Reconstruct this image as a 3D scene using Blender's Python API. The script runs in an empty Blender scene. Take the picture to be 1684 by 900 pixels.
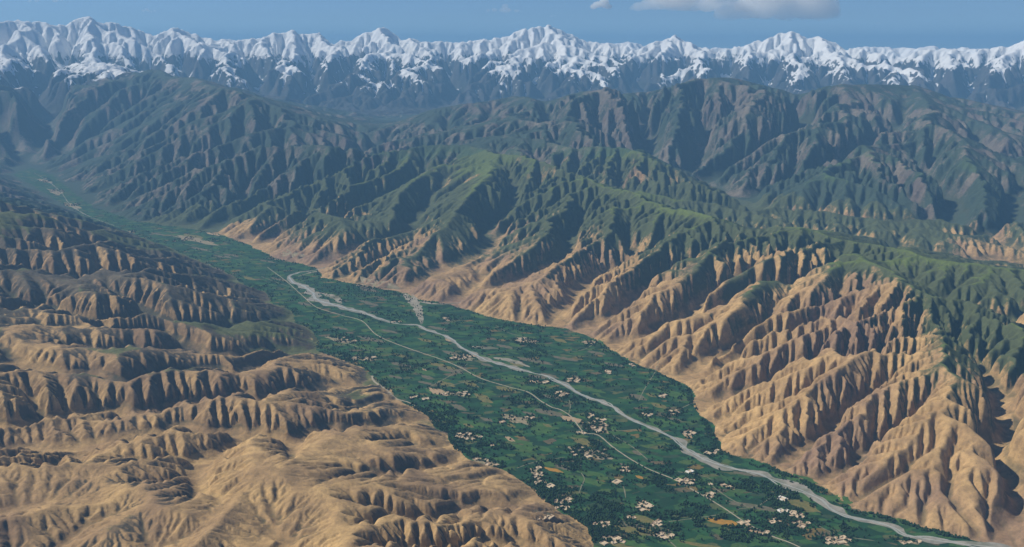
import bpy, math, random, time
import numpy as np
T0 = time.time()
random.seed(7); RNG = np.random.default_rng(7)

# ------------------------------------------------------------------ camera, light, exposure
S = bpy.context.scene
FPX = 1458.0                       # focal length in pixels of a 1684 px wide picture
CAMZ = 3000.0
PITCH = math.radians(14.2)
cam_d = bpy.data.cameras.new('camera')
cam_d.sensor_width = 36.0
cam_d.lens = 36.0 * FPX / 1684.0
cam_d.clip_start = 5.0
cam_d.clip_end = 600000.0
cam = bpy.data.objects.new('camera', cam_d)
S.collection.objects.link(cam)
cam.location = (0, 0, CAMZ)
cam.rotation_euler = (math.pi / 2 - PITCH, 0, 0)
S.camera = cam

SUN_AZ = math.radians(-80)         # direction towards the sun, measured from +Y towards +X
SUN_EL = math.radians(45)
w = bpy.data.worlds.new('World'); S.world = w; w.use_nodes = True
nt = w.node_tree; nt.nodes.clear()
sky = nt.nodes.new('ShaderNodeTexSky'); sky.sky_type = 'NISHITA'; sky.sun_disc = False
sky.sun_elevation = SUN_EL; sky.sun_rotation = SUN_AZ
sky.altitude = 5000; sky.air_density = 1.0; sky.dust_density = 0.2; sky.ozone_density = 6.0
bg = nt.nodes.new('ShaderNodeBackground'); bg.inputs['Strength'].default_value = 0.062
wo = nt.nodes.new('ShaderNodeOutputWorld')
nt.links.new(sky.outputs[0], bg.inputs[0]); nt.links.new(bg.outputs[0], wo.inputs[0])

sun_d = bpy.data.lights.new('sun', 'SUN'); sun_d.energy = 4.3; sun_d.angle = math.radians(0.5)
sun_d.color = (1.0, 0.93, 0.80)
sun = bpy.data.objects.new('sun', sun_d); S.collection.objects.link(sun)
from mathutils import Vector
sdir = Vector((math.sin(SUN_AZ) * math.cos(SUN_EL), math.cos(SUN_AZ) * math.cos(SUN_EL), math.sin(SUN_EL)))
sun.rotation_euler = sdir.to_track_quat('Z', 'Y').to_euler()

S.view_settings.view_transform = 'Standard'; S.view_settings.look = 'None'
S.view_settings.gamma = 1.0; S.view_settings.use_curve_mapping = False
S.view_settings.exposure = 0.5
S.cycles.volume_bounces = 16
S.cycles.max_bounces = 18
S.cycles.diffuse_bounces = 2
S.cycles.use_denoising = True
S.cycles.use_adaptive_sampling = True

# ------------------------------------------------------------------ projection helpers
CP, SP = math.cos(PITCH), math.sin(PITCH)
def ray(u, v):
    a = (u - 842.0) / FPX; b = (450.0 - v) / FPX
    return a, CP + b * SP, -SP + b * CP
def at(u, v, z=0.0):
    """the place at height z that stands behind photo pixel (u, v)"""
    x, y, dz = ray(u, v)
    t = (z - CAMZ) / dz
    return (x * t, y * t, z)
def at_far(u, v, d):
    """the place at ground distance d on the line of photo pixel (u, v)"""
    x, y, dz = ray(u, v)
    t = d / math.hypot(x, y)
    return (x * t, y * t, CAMZ + dz * t)

# ------------------------------------------------------------------ terrain grid (finer near, coarser far)
NT = 1080
TH0 = math.radians(42)
DT = 2 * TH0 / NT
R0, R1 = 2800.0, 90000.0
NR = int(math.log(R1 / R0) / DT) // 8 * 8
NT = NT // 8 * 8
def grid(f):
    nr, ntn = NR // f, NT // f
    lr = math.log(R0) + (np.arange(nr) + .5) * DT * f
    th = -TH0 + (np.arange(ntn) + .5) * DT * f
    r = np.exp(lr)[:, None] * np.ones((1, ntn))
    X = (r * np.sin(th)[None, :]).astype(np.float32)
    Y = (r * np.cos(th)[None, :]).astype(np.float32)
    return X, Y, r.astype(np.float32), (r * DT * f).astype(np.float32)

def _hash(ix, iy, s):
    h = (ix.astype(np.int64) * 374761393 + iy.astype(np.int64) * 668265263 + s * 974634777) & 0xffffffff
    h = ((h ^ (h >> 13)) * 1274126177) & 0xffffffff
    return ((h ^ (h >> 16)) & 0xffff).astype(np.float32) / 65535.0 * (2 * np.pi)
def noise(x, y, s=0):
    ix = np.floor(x).astype(np.int32); iy = np.floor(y).astype(np.int32)
    fx = x - ix; fy = y - iy
    ux = fx * fx * fx * (fx * (fx * 6 - 15) + 10); uy = fy * fy * fy * (fy * (fy * 6 - 15) + 10)
    def g(dx, dy):
        a = _hash(ix + dx, iy + dy, s)
        return np.cos(a) * (fx - dx) + np.sin(a) * (fy - dy)
    n0 = g(0, 0) * (1 - ux) + g(1, 0) * ux
    n1 = g(0, 1) * (1 - ux) + g(1, 1) * ux
    return ((n0 * (1 - uy) + n1 * uy) * 1.5).astype(np.float32)
def fbm(x, y, scale, octs, s=0, gain=.5):
    o = 0; a = 1; k = 1 / scale
    for i in range(octs):
        o = o + a * noise(x * k + 17.3 * i, y * k - 9.1 * i, s + i); a *= gain; k *= 2.03
    return o

# ------------------------------------------------------------------ the lie of the land: valley outlines and crests
VAL_L = [(1010,960),(975,899),(965,868),(925,842),(890,822),(868,798),(830,775),(780,757),(745,738),(735,715),(712,700),(705,686),(665,665),(640,645),(612,622),(600,606),(560,592),(520,578),(522,556),(515,545),(485,530),(480,512),(445,497),(440,483),(400,470),(385,455),(340,436),(330,430),(270,405),(205,380),(160,366),(130,352)]
VAL_R = [(1900,960),(1660,899),(1600,889),(1520,868),(1450,848),(1400,837),(1345,800),(1290,777),(1235,757),(1185,742),(1182,725),(1140,662),(1135,640),(1095,618),(1050,602),(1020,588),(1000,572),(960,550),(920,540),(850,531),(800,522),(740,502),(680,492),(650,480),(600,470),(530,458),(520,441),(450,425),(400,400),(345,382),(270,371),(215,364),(150,340)]
VAL_UP_L = [(130,352),(95,335),(60,312),(20,290)]
VAL_UP_R = [(150,340),(118,318),(88,292),(50,279)]
valley_poly = [at(u, v)[:2] for u, v in VAL_L] + [at(u, v)[:2] for u, v in VAL_UP_L[1:]] + \
              [at(u, v)[:2] for u, v in reversed(VAL_UP_R)] + [at(u, v)[:2] for u, v in reversed(VAL_R[:-1])]
valley_poly = np.array(valley_poly)

# second, higher valley behind the long ridge on the right
side_path = [(2100,480,350),(1684,392,350),(1560,365,370),(1420,362,390),(1330,352,400),(1260,345,420),(1215,318,460),(1170,295,520),(1120,280,600)]
side_valley = [at(*p) for p in side_path]

def P(*pts): return [at(*p) for p in pts]
def F(d, *pts): return [at_far(u, v, d) for u, v in pts]
RIDGES = [
 # (polyline, flank slope)
 (P((110,318,150),(160,283,600),(210,258,880),(255,246,1030),(330,241,1060),(400,236,1130),(480,236,1140),(550,236,1190),(600,241,1190),(700,236,1200),(770,238,1180),(850,250,1150),(920,268,1080),(1000,303,960),(1060,322,920),(1130,345,880),(1200,366,860),(1265,377,860),(1310,372,880),(1350,392,860),(1400,412,840),(1440,434,820),(1480,462,820),(1505,487,830)), .36),
 (P((1310,372,880),(1370,388,820),(1440,402,800),(1540,425,800),(1684,440,800),(1900,470,800)), .22),
 (P((1505,487,830),(1540,520,760),(1560,570,690),(1562,620,630),(1535,680,520),(1500,740,380),(1440,790,200),(1395,820,60)), .5),
 (P((1505,487,830),(1600,500,760),(1684,540,700),(1800,600,650)), .3),
 (P((1562,620,630),(1620,690,500),(1684,760,420),(1760,860,300)), .4),
 (P((1562,600,640),(1650,640,620),(1750,700,600)), .35),
 # spurs of the long ridge, running down to the valley
 (P((255,250,880),(240,300,500),(225,345,120)), .4),
 (P((400,240,980),(370,290,620),(310,350,150)), .4),
 (P((480,240,1000),(440,310,560),(380,372,90)), .4),
 (P((600,246,1080),(560,310,700),(500,370,330),(455,412,60)), .42),
 (P((770,240,1120),(690,290,820),(630,360,470),(570,430,90)), .42),
 (P((850,250,1150),(790,310,820),(720,380,480),(650,440,190),(560,462,15)), .42),
 (P((930,275,1060),(930,320,820),(900,370,600),(820,440,300),(740,492,40)), .45),
 (P((1000,303,960),(990,370,700),(920,430,420),(860,490,180),(830,520,25)), .45),
 (P((1130,345,880),(1080,400,660),(1000,470,400),(930,530,60)), .45),
 (P((1200,366,860),(1150,440,600),(1090,500,400),(1040,560,200),(1010,572,30)), .45),
 (P((1310,385,870),(1250,460,620),(1190,520,440),(1120,590,160),(1060,598,20)), .45),
 (P((1400,412,840),(1350,480,640),(1290,540,470),(1200,600,250),(1142,648,30)), .45),
 (P((1505,487,830),(1440,560,600),(1380,610,480),(1300,640,330),(1220,670,170),(1160,680,20)), .45),
 (P((1420,640,430),(1380,700,300),(1370,780,90)), .5),
 (P((1545,560,680),(1425,640,430),(1330,690,300),(1250,730,90)), .45),
 # left hills
 (P((-160,300,1150),(0,328,1020),(60,345,880),(110,368,650),(165,392,380),(230,412,180),(330,440,30)), .30),
 (P((0,330,1020),(-60,420,800),(-160,520,700)), .15),
 (P((-80,480,640),(60,480,520),(170,500,460),(280,510,330),(330,540,240),(470,545,60)), .24),
 (P((-50,620,560),(100,600,480),(260,620,360),(400,590,210),(505,590,50)), .24),
 (P((-50,760,480),(160,760,400),(330,735,330),(450,700,230),(560,650,140),(640,660,40)), .24),
 (P((260,930,360),(330,880,350),(400,800,320),(460,750,270),(560,720,150),(700,700,30)), .3),
 (P((560,960,330),(640,850,260),(720,790,180),(840,790,60)), .26),
 (P((-60,880,420),(80,840,380),(200,830,340),(300,850,330)), .26),
 (P((-200,262,1000),(-80,272,850),(0,290,620),(60,318,330),(112,347,60)), .42),
 # middle mountains on the left
 (P((-300,120,2500),(-100,106,2480),(0,103,2450),(100,107,2420),(200,112,2380),(300,124,2260),(350,140,2100),(420,165,1800),(500,190,1400),(570,218,900)), .33),
 (P((200,112,2380),(170,150,1900),(130,185,1400)), .30),
 (P((0,103,2450),(-40,150,1900)), .30),
 # middle mountains on the right
 (P((580,232,700),(640,215,900),(690,192,1200),(742,175,1500),(790,165,1650),(853,157,1750),(906,162,1800),(960,150,1950),(1013,136,2200),(1080,130,2300),(1120,127,2330),(1148,125,2350),(1210,126,2320),(1280,134,2260),(1369,136,2200),(1440,138,2150),(1511,140,2100),(1580,158,1850),(1629,175,1600),(1684,185,1500),(1900,190,1500)), .28),
 (P((853,157,1750),(840,200,1300),(800,232,950)), .38),
 (P((1013,136,2200),(980,190,1600),(960,235,1150),(900,255,980)), .38),
 (P((1148,125,2350),(1110,180,1750),(1070,230,1300),(1060,280,850)), .38),
 (P((1369,136,2200),(1360,180,1680),(1310,215,1300),(1250,250,950),(1190,285,560)), .4),
 (P((1369,165,1850),(1400,215,1450),(1440,260,1150),(1500,300,820),(1530,330,500)), .4),
 (P((1511,140,2100),(1540,200,1600),(1590,260,1150),(1650,310,800),(1684,340,600)), .4),
 (P((1684,185,1500),(1700,240,1100),(1760,300,700)), .36),
 (P((1400,290,820),(1330,300,700),(1280,322,480)), .4),
 (P((1400,318,640),(1470,322,620),(1560,345,500)), .3),
 # snow range and its foothills
 (F(45000,(-250,40),(-120,34),(0,35),(50,38),(100,45),(140,33),(180,35),(215,43),(250,51),(290,48),(330,60),(380,66),(430,63),(480,52),(520,58),(560,62),(600,55),(622,47),(650,62),(700,71),(760,71),(800,68),(840,54),(870,47),(900,41),(930,55),(960,72),(980,67),(1000,74),(1040,80),(1070,72),(1110,61),(1150,76),(1180,84),(1220,75),(1250,69),(1300,57),(1340,62),(1400,75),(1450,80),(1520,86),(1560,82),(1600,88),(1650,78),(1684,70),(1800,60),(1950,70)), .42),
 (F(52000,(-250,60),(0,62),(300,66),(600,76),(800,80),(1020,72),(1060,76),(1200,84),(1500,80),(1684,84),(1900,80)), .3),
]
for u0, v0, du, v1 in [(20,40,-10,100),(140,36,30,112),(215,46,-25,108),(300,52,35,125),(390,70,-20,120),(480,55,20,130),(560,66,-15,135),(622,50,30,140),(700,74,-20,140),(770,72,10,140),(840,58,-35,140),(900,45,15,138),(940,62,35,135),(1000,80,10,140),(1110,64,-30,130),(1140,74,25,130),(1250,72,-30,128),(1300,60,20,130),(1350,66,45,132),(1440,82,25,135),(1520,88,-20,140),(1560,86,30,150),(1650,80,-25,150),(1720,72,0,160)]:
    RIDGES.append(([at_far(u0, v0, 45000), at_far(u0 + du*.6, (v0+v1)/2 - 6, 41500), at_far(u0 + du, v1, 38000)], .45))

def seg_dist(X, Y, a, b):
    dx, dy = b[0]-a[0], b[1]-a[1]; L = dx*dx + dy*dy + 1e-6
    t = np.clip(((X-a[0])*dx + (Y-a[1])*dy) / L, 0, 1)
    return np.hypot(X - a[0] - t*dx, Y - a[1] - t*dy), t

def inside(X, Y, poly):
    c = np.zeros(X.shape, bool); n = len(poly)
    for i in range(n):
        x1, y1 = poly[i]; x2, y2 = poly[(i+1) % n]
        if y1 == y2: continue
        hit = ((y1 > Y) != (y2 > Y)) & (X < (x2-x1)*(Y-y1)/(y2-y1) + x1)
        c ^= hit
    return c
def poly_dist(X, Y, pts, closed=False):
    d = np.full(X.shape, 1e9, np.float32); n = len(pts)
    for i in range(n if closed else n-1):
        dd, _ = seg_dist(X, Y, pts[i], pts[(i+1) % n]); d = np.minimum(d, dd)
    return d

def envelope(f):
    X, Y, r, cell = grid(f)
    wx = X + 260*fbm(X, Y, 2600, 3, 11); wy = Y + 260*fbm(X, Y, 2600, 3, 23)
    k = np.clip((r-4000)/30000, 0, 1)
    jx = X + (wx-X)*(.35 + k); jy = Y + (wy-Y)*(.35 + k)
    base = 120 + np.clip((r-14000)/20000, 0, 1)*500 + 120*fbm(X, Y, 4000, 3, 5)
    H = base.copy()
    for pl, s in RIDGES:
        T = np.full(X.shape, -1e9, np.float32)
        for a, b in zip(pl[:-1], pl[1:]):
            d, t = seg_dist(jx, jy, a, b)
            z = a[2] + (b[2]-a[2])*t
            T = np.maximum(T, z - s*d*(1 - .25*np.clip(d/6000, 0, 1)) )
        H = np.maximum(H, T)
    # main valley and its walls
    inv = inside(X, Y, valley_poly)
    dv = poly_dist(X, Y, valley_poly, True)
    ends = [(p[0], p[1]) for p in (at(u, v) for u, v in VAL_L)]
    lft = poly_dist(X, Y, ends) <= dv + 1
    capL = 65*(1-np.exp(-dv/140)) + (.19 + .22*np.clip((r-8500)/3000, 0, 1))*dv + 30*fbm(X, Y, 700, 2, 8)*np.clip(dv/300, 0, 1)
    capR = 25*(1-np.exp(-dv/120)) + .46*dv
    cap = np.where(lft, capL, capR)
    H = np.where(lft & (r < 11000), np.maximum(H, np.minimum(capL, 300 + 90*fbm(X, Y, 2200, 3, 61))), H)
    H = np.minimum(H, np.maximum(cap, np.where(lft, 0, 0)))
    # side valley
    ds = np.full(X.shape, 1e9, np.float32); zs = np.zeros(X.shape, np.float32)
    for a, b in zip(side_valley[:-1], side_valley[1:]):
        d, t = seg_dist(X, Y, a, b); z = a[2] + (b[2]-a[2])*t
        m = d < ds; ds = np.where(m, d, ds); zs = np.where(m, z, zs)
    H = np.minimum(H, zs + .45*np.maximum(ds-90, 0))
    rise = np.clip((r-16500)/6000, 0, 1)*40
    H = np.where(inv, rise, np.maximum(H, rise+3))
    return H.astype(np.float32), inv, dv.astype(np.float32), lft, ds.astype(np.float32)

def up2(a, shape):
    """bilinear doubling of a cell-centred grid"""
    p = np.pad(a, 1, mode='edge')
    o = np.empty((a.shape[0]*2, a.shape[1]*2), a.dtype)
    for di in (0, 1):
        for dj in (0, 1):
            si = -1 if di == 0 else 1; sj = -1 if dj == 0 else 1
            c = p[1:-1, 1:-1]; v = p[1+si:p.shape[0]-1+si, 1:-1]; h = p[1:-1, 1+sj:p.shape[1]-1+sj]
            q = p[1+si:p.shape[0]-1+si, 1+sj:p.shape[1]-1+sj]
            o[di::2, dj::2] = .5625*c + .1875*v + .1875*h + .0625*q
    return o[:shape[0], :shape[1]]

import heapq
def flood(h, outlet):
    """fill hollows so that every place drains to an outlet"""
    nr, nc = h.shape; hl = h.ravel().tolist(); done = outlet.ravel().tolist()
    hp = [(hl[i], i) for i in np.flatnonzero(outlet.ravel()).tolist()]; heapq.heapify(hp)
    push, pop = heapq.heappush, heapq.heappop
    while hp:
        z, i = pop(hp); rr, cc = divmod(i, nc)
        for dr in (-1, 0, 1):
            a = rr + dr
            if a < 0 or a >= nr: continue
            for dc in (-1, 0, 1):
                b = cc + dc
                if b < 0 or b >= nc: continue
                j = a*nc + b
                if done[j]: continue
                done[j] = True
                if hl[j] <= z: hl[j] = z + .02
                push(hp, (hl[j], j))
    return np.array(hl, np.float32).reshape(nr, nc)
def fill_local(h, fixed, n):
    for _ in range(n):
        p = np.pad(h, 1, mode='edge'); lo = np.full(h.shape, 1e9, np.float32)
        for di in (0, 1, 2):
            for dj in (0, 1, 2):
                if di == 1 and dj == 1: continue
                lo = np.minimum(lo, p[di:di+h.shape[0], dj:dj+h.shape[1]])
        h = np.where(fixed, h, np.maximum(h, lo + .01))
    return h
DIRS = [(-1,0,1.),(1,0,1.),(0,-1,1.),(0,1,1.),(-1,-1,1.4142),(-1,1,1.4142),(1,-1,1.4142),(1,1,1.4142)]
def erode(h, env, cell, fixed, K, iters, rdt=.08, every=2, tal=None, outlet=None, floods=0, Ac=0., soft=.1):
    nr, nc = h.shape; N = nr*nc
    idx = np.arange(N, dtype=np.int64).reshape(nr, nc)
    rnd = [RNG.uniform(.72, 1.28, (nr, nc)).astype(np.float32) for _ in DIRS]
    hf = h
    for it in range(iters):
        if it % every == 0:
            if it % floods == 0: hf = flood(hf, outlet)
            else: hf = fill_local(hf, fixed, 2)
            best = np.zeros((nr, nc), np.float32); rec = idx.copy(); dst = np.ones((nr, nc), np.float32)
            for (di, dj, L), rn in zip(DIRS, rnd):
                a0, a1 = max(0, -di), nr - max(0, di); b0, b1 = max(0, -dj), nc - max(0, dj)
                c = (slice(a0, a1), slice(b0, b1)); n = (slice(a0+di, a1+di), slice(b0+dj, b1+dj))
                s = (hf[c] - hf[n]) / L * rn[c]
                m = s > best[c]
                best[c] = np.where(m, s, best[c]); rec[c] = np.where(m, idx[n], rec[c]); dst[c] = np.where(m, L, dst[c])
            rec = np.where(fixed, idx, rec)
            ptr = rec.ravel().copy()
            A = (cell*cell).ravel().astype(np.float64)
            own = ptr == np.arange(N)
            for _ in range(13):
                src = np.flatnonzero(~own)
                if not len(src): break
                # send sums along the pointers, then double them
                add = np.bincount(ptr[src], weights=A[src], minlength=N)
                A = A + add
                nxt = ptr[ptr]
                # stop pointers that have reached a root, so nothing is counted twice
                root = ptr == ptr[ptr]
                own = own | root
                ptr = nxt
            A = A.reshape(nr, nc).astype(np.float32)
            Fc = K * np.power(np.maximum(A - Ac, .02*A), .6) * rdt / (cell*dst)
            Fc = np.where(rec == idx, 0, Fc); recf = rec.ravel()
        hr = hf.ravel()[recf].reshape(nr, nc)
        hn = (hf + rdt*env + Fc*hr) / (1 + rdt + Fc)
        hf = np.where(fixed, hf, hn)
        if it % 2 == 0:        # soil creep rounds the small crests
            p = np.pad(hf, 1, mode='edge')
            hf = np.where(fixed, hf, hf + soft*(p[:-2, 1:-1] + p[2:, 1:-1] + p[1:-1, :-2] + p[1:-1, 2:] - 4*hf))
        if tal is not None and it % 2 == 1:        # loose slopes slide
            p = np.pad(hf, 1, mode='edge')
            lo = np.minimum(np.minimum(p[:-2, 1:-1], p[2:, 1:-1]), np.minimum(p[1:-1, :-2], p[1:-1, 2:]))
            lim = lo + tal*cell
            hf = np.where(fixed, hf, np.minimum(hf, hf*.35 + lim*.65))
    return hf, A

ENV4, inv4, dv4, lft4, ds4 = envelope(4)
print('envelope', time.time()-T0)
def pool2(a): return a[:a.shape[0]//2*2, :a.shape[1]//2*2].reshape(a.shape[0]//2, 2, -1, 2).mean((1, 3))
H = None
for f, iters, every in ((8, 160, 1), (4, 60, 2), (2, 26, 2), (1, 18, 3)):
    X, Y, r, cell = grid(f)
    if f == 8:
        env = pool2(ENV4)
    elif f == 4: env = ENV4
    else: env = up2(env0, X.shape)
    if f >= 4: env0 = env
    else: env0 = env
    far = np.clip((r-26000)/9000, 0, 1)
    amp = 40 + 260*far
    inv = inside(X + 45*fbm(X, Y, 330, 3, 71), Y + 45*fbm(X, Y, 330, 3, 81), valley_poly) if f <= 4 else (pool2(inv4.astype(np.float32)) > .5)
    rise = np.clip((r-16500)/6000, 0, 1)*40
    dvv = poly_dist(X, Y, valley_poly, True) if f == 4 else (pool2(dv4) if f == 8 else up2(dvp, X.shape))
    if f <= 4: dvp = dvv
    nz = fbm(X, Y, 900 + 0*r, 2 if f > 2 else 4, 41)
    nzf = 1 - 2.2*np.abs(fbm(X, Y, 3800, 4 if f > 2 else 6, 77, .55))
    damp = np.clip(dvv/600, 0, 1)
    e = env + (nz*np.where(lft4 if f == 4 else (pool2(lft4.astype(np.float32)) > .5 if f == 8 else np.kron(lft4, np.ones((4//f, 4//f), bool))[:X.shape[0], :X.shape[1]]), 60, 32)*(1-far) + nzf*240*far)*damp
    e = np.where(inv, rise, e)
    if H is None:
        H = .10*e + np.minimum(.05*np.minimum(dvv, pool2(ds4) + 900), 400) + 14*fbm(X, Y, 1100, 3, 91) + RNG.normal(0, 1.5, e.shape).astype(np.float32)
    else:
        H = up2(H, X.shape) + RNG.normal(0, 1, X.shape).astype(np.float32)*cell*.03
    pin = inv.copy()
    if f < 8:
        big = (up2(Aprev, X.shape) > 30*(2*cell)**2)
        pin |= big
        H = np.where(big & ~inv, H - .25*cell, H)
    H = np.where(inv, rise, H)
    lw = (lft4 if f == 4 else (pool2(lft4.astype(np.float32)) > .5 if f == 8 else np.kron(lft4, np.ones((4//f, 4//f), bool))[:X.shape[0], :X.shape[1]])) & (r < 14000)
    vK = np.exp(1.0*fbm(X, Y, 2100, 2, 401)); vA = np.exp(1.9*fbm(X, Y, 1500, 3, 411))
    K = np.where(lw, .55, .85)*(1-far)*vK*(1 - .6*np.clip((r-20000)/5000, 0, 1)) + .42*far
    Ac = np.where(lw, 3000., 2000.)*(1-far)*vA*(1 if f >= 4 else np.where(lw, .3, .7) if f == 2 else np.where(lw, .07, .3))
    outlet = inv.copy(); rows = r[:, 0]
    outlet[-1, :] = True; outlet[rows > 30000, 0] = True; outlet[rows > 30000, -1] = True
    outlet[(rows > 9000) & (rows < 16000), -1] = True
    H, A = erode(H.astype(np.float32), e.astype(np.float32), cell, pin, K.astype(np.float32), iters, (.05 if f == 8 else .09), every, np.where(lw, .45, .72)*(1-far) + 1.3*far, outlet, 8 if f == 8 else (10 if f == 4 else 12 if f == 2 else 100), Ac.astype(np.float32), (np.where(lw, .09, .10)*(1-far) + .01).astype(np.float32)*(.5 if f == 8 else 1 if f > 1 else .45))
    H = np.where(inv, rise, np.maximum(H, rise + .5))
    if f < 8: A = np.maximum(A, np.where(big & ~inv, up2(Aprev, X.shape), 0))
    Aprev = A
    print('A', [('%.1e' % q) for q in np.quantile(A[~inv & (r < 12000)], [.5, .9, .99, .999])])
    print('level', f, H.shape, time.time()-T0, float(H.max()))
farw = np.clip((r-30000)/6000, 0, 1)
H = H + farw*(110*(.3-np.abs(fbm(X, Y, 1300, 4, 301, .6))) + 30*fbm(X, Y, 300, 3, 311))
H = H.astype(np.float32)
lft = np.kron(lft4, np.ones((4, 4), bool))[:H.shape[0], :H.shape[1]]
DV = dvp; DS = up2(up2(ds4, (10**6, 10**6)), H.shape)

# ------------------------------------------------------------------ ground cover masks (plants and snow, with some shade put into the plant mask)
def blur(a, n):
    for _ in range(n):
        p = np.pad(a, 1, mode='edge')
        a = (p[:-2, 1:-1] + p[2:, 1:-1] + p[1:-1, :-2] + p[1:-1, 2:] + 4*a) / 8
    return a
gr = np.gradient(H, axis=0)/cell; gt = np.gradient(H, axis=1)/cell
th = np.arctan2(X, Y)
gx = gr*np.sin(th) + gt*np.cos(th); gy = gr*np.cos(th) - gt*np.sin(th)
slope = np.hypot(gx, gy)
conv = (blur(H, 12) - H)/cell                       # > 0 in gullies, < 0 on crests
off_sun = np.clip(gx*-.55 + gy*-.1 + .0, -1, 1)       # slopes facing away from the sun, coloured as darker growth
sm = lambda a, lo, hi: np.clip((a-lo)/(hi-lo), 0, 1)**2*(3-2*np.clip((a-lo)/(hi-lo), 0, 1))
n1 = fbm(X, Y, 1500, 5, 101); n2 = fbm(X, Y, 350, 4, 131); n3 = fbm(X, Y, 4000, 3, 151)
lg = np.log10(np.maximum(A, 1))
dist = sm(r, 8000, 13500)
veg_r = sm(H + 420*sm(X + 300*n1, 3350, 4000)*sm(H, 250, 500)*(1-sm(r, 9500, 11500)) + 230*n1 + 90*n2 + 300*off_sun + 520*dist + 50*conv, 300, 900)
veg_shade_l = sm(.06 + .42*n1 + .25*n2 + .9*off_sun + .20*conv + 1.0*sm(r, 6000, 11500) - .12 + .25*n3, 0.0, .75)  # distance term also paints the cloud-shaded zone of the left hills
veg = np.where(lft & (r < 15500), veg_shade_l, veg_r)
veg = np.where(r > 15500, np.clip(.72 + .45*n1 + .5*n2 + .3*off_sun + .5*(r < 17000), 0, 1), veg)
grass = sm(H - (610 - 110*n1) - 260*slope + 110*n2, -150, 120)*(1-sm(r, 15000, 20000))
grass = np.maximum(grass, np.where(lft, sm(n1 + .6*n3 + .2*n2 - 1.1*slope + 1.1*sm(r, 6000, 9500), .40, .95)*.85, 0))
snow = -.75*sm(slope + .5*n2, 1.2, 1.9)*(1 - .65*sm(H, 2200, 3100)) + sm(H + 260*n1 + 160*n2 - 250*slope + 300*conv, 1050, 1700)*sm(r, 31000, 35000)
print('masks', time.time()-T0)

# ------------------------------------------------------------------ materials
def mat(name):
    m = bpy.data.materials.new(name); m.use_nodes = True
    n = m.node_tree.nodes; l = m.node_tree.links
    b = n['Principled BSDF']; b.inputs['Roughness'].default_value = .95
    b.inputs['Specular IOR Level'].default_value = .15
    return m, n, l, b
def nd(n, t, **k):
    x = n.new(t)
    for a, v in k.items(): setattr(x, a, v)
    return x
def mixc(n, l, f, a, b, mode='MIX'):
    x = nd(n, 'ShaderNodeMix', data_type='RGBA', blend_type=mode)
    for s, v in ((0, f), (6, a), (7, b)):
        if isinstance(v, (int, float)): x.inputs[s].default_value = v
        elif isinstance(v, tuple): x.inputs[s].default_value = (*v, 1)
        else: l.new(v, x.inputs[s])
    return x.outputs[2]
def ramp(n, l, src, lo, hi, a=0., b=1.):
    x = nd(n, 'ShaderNodeMapRange', interpolation_type='SMOOTHSTEP'); l.new(src, x.inputs[0])
    for i, v in ((1, lo), (2, hi), (3, a), (4, b)): x.inputs[i].default_value = v
    return x.outputs[0]
def pos(n): return n.new('ShaderNodeNewGeometry').outputs['Position']
def noi(n, l, scale, det=4., rough=.55, vec=None):
    x = nd(n, 'ShaderNodeTexNoise'); x.inputs['Scale'].default_value = scale
    x.inputs['Detail'].default_value = det; x.inputs['Roughness'].default_value = rough
    l.new(vec if vec else pos(n), x.inputs['Vector']); return x.outputs['Fac']
def attr(n, name):
    x = nd(n, 'ShaderNodeAttribute', attribute_name=name); return x.outputs['Fac']

def hill_mat(name, tan1, tan2, dry, green, rock, far=False):
    m, n, l, b = mat(name)
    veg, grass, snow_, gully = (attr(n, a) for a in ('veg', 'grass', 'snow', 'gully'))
    fine = noi(n, l, .006 if far else .02, 8., .66); mid = noi(n, l, .005 if far else .0035, 7., .62); big = noi(n, l, .0009, 3.)
    c = mixc(n, l, ramp(n, l, mid, .35, .65), tan1, tan2)
    c = mixc(n, l, ramp(n, l, big, .45, .66, 0, .75), c, rock)
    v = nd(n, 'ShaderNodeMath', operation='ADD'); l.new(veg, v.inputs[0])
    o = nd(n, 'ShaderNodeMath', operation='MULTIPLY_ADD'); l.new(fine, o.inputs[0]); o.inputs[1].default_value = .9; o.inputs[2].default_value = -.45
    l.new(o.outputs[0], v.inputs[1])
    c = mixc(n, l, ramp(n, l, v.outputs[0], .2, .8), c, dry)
    g = nd(n, 'ShaderNodeMath', operation='ADD'); l.new(grass, g.inputs[0]); l.new(o.outputs[0], g.inputs[1])
    c = mixc(n, l, ramp(n, l, g.outputs[0], .2, .9, 0, .9), c, green)
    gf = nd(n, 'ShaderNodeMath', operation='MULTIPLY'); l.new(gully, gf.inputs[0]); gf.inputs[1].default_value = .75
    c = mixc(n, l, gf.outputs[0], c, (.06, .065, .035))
    grain = noi(n, l, .07, 3., .7); c = mixc(n, l, ramp(n, l, grain, .52, .68, 0, .45), c, mixc(n, l, .6, c, dry))
    c = mixc(n, l, ramp(n, l, fine, .3, .7, .0, .75), c, mixc(n, l, .5, c, (.02, .02, .02)))
    s2 = nd(n, 'ShaderNodeMath', operation='ADD'); l.new(snow_, s2.inputs[0])
    o2 = nd(n, 'ShaderNodeMath', operation='MULTIPLY_ADD'); l.new(mid, o2.inputs[0]); o2.inputs[1].default_value = 1.2; o2.inputs[2].default_value = -.6
    l.new(o2.outputs[0], s2.inputs[1])
    c = mixc(n, l, ramp(n, l, s2.outputs[0], .38, .6), c, (.82, .83, .85))
    l.new(c, b.inputs['Base Color'])
    bp = nd(n, 'ShaderNodeBump'); bp.inputs['Strength'].default_value = .8; bp.inputs['Distance'].default_value = 90. if far else 14.
    l.new(fine, bp.inputs['Height']); l.new(bp.outputs[0], b.inputs['Normal'])
    return m
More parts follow.
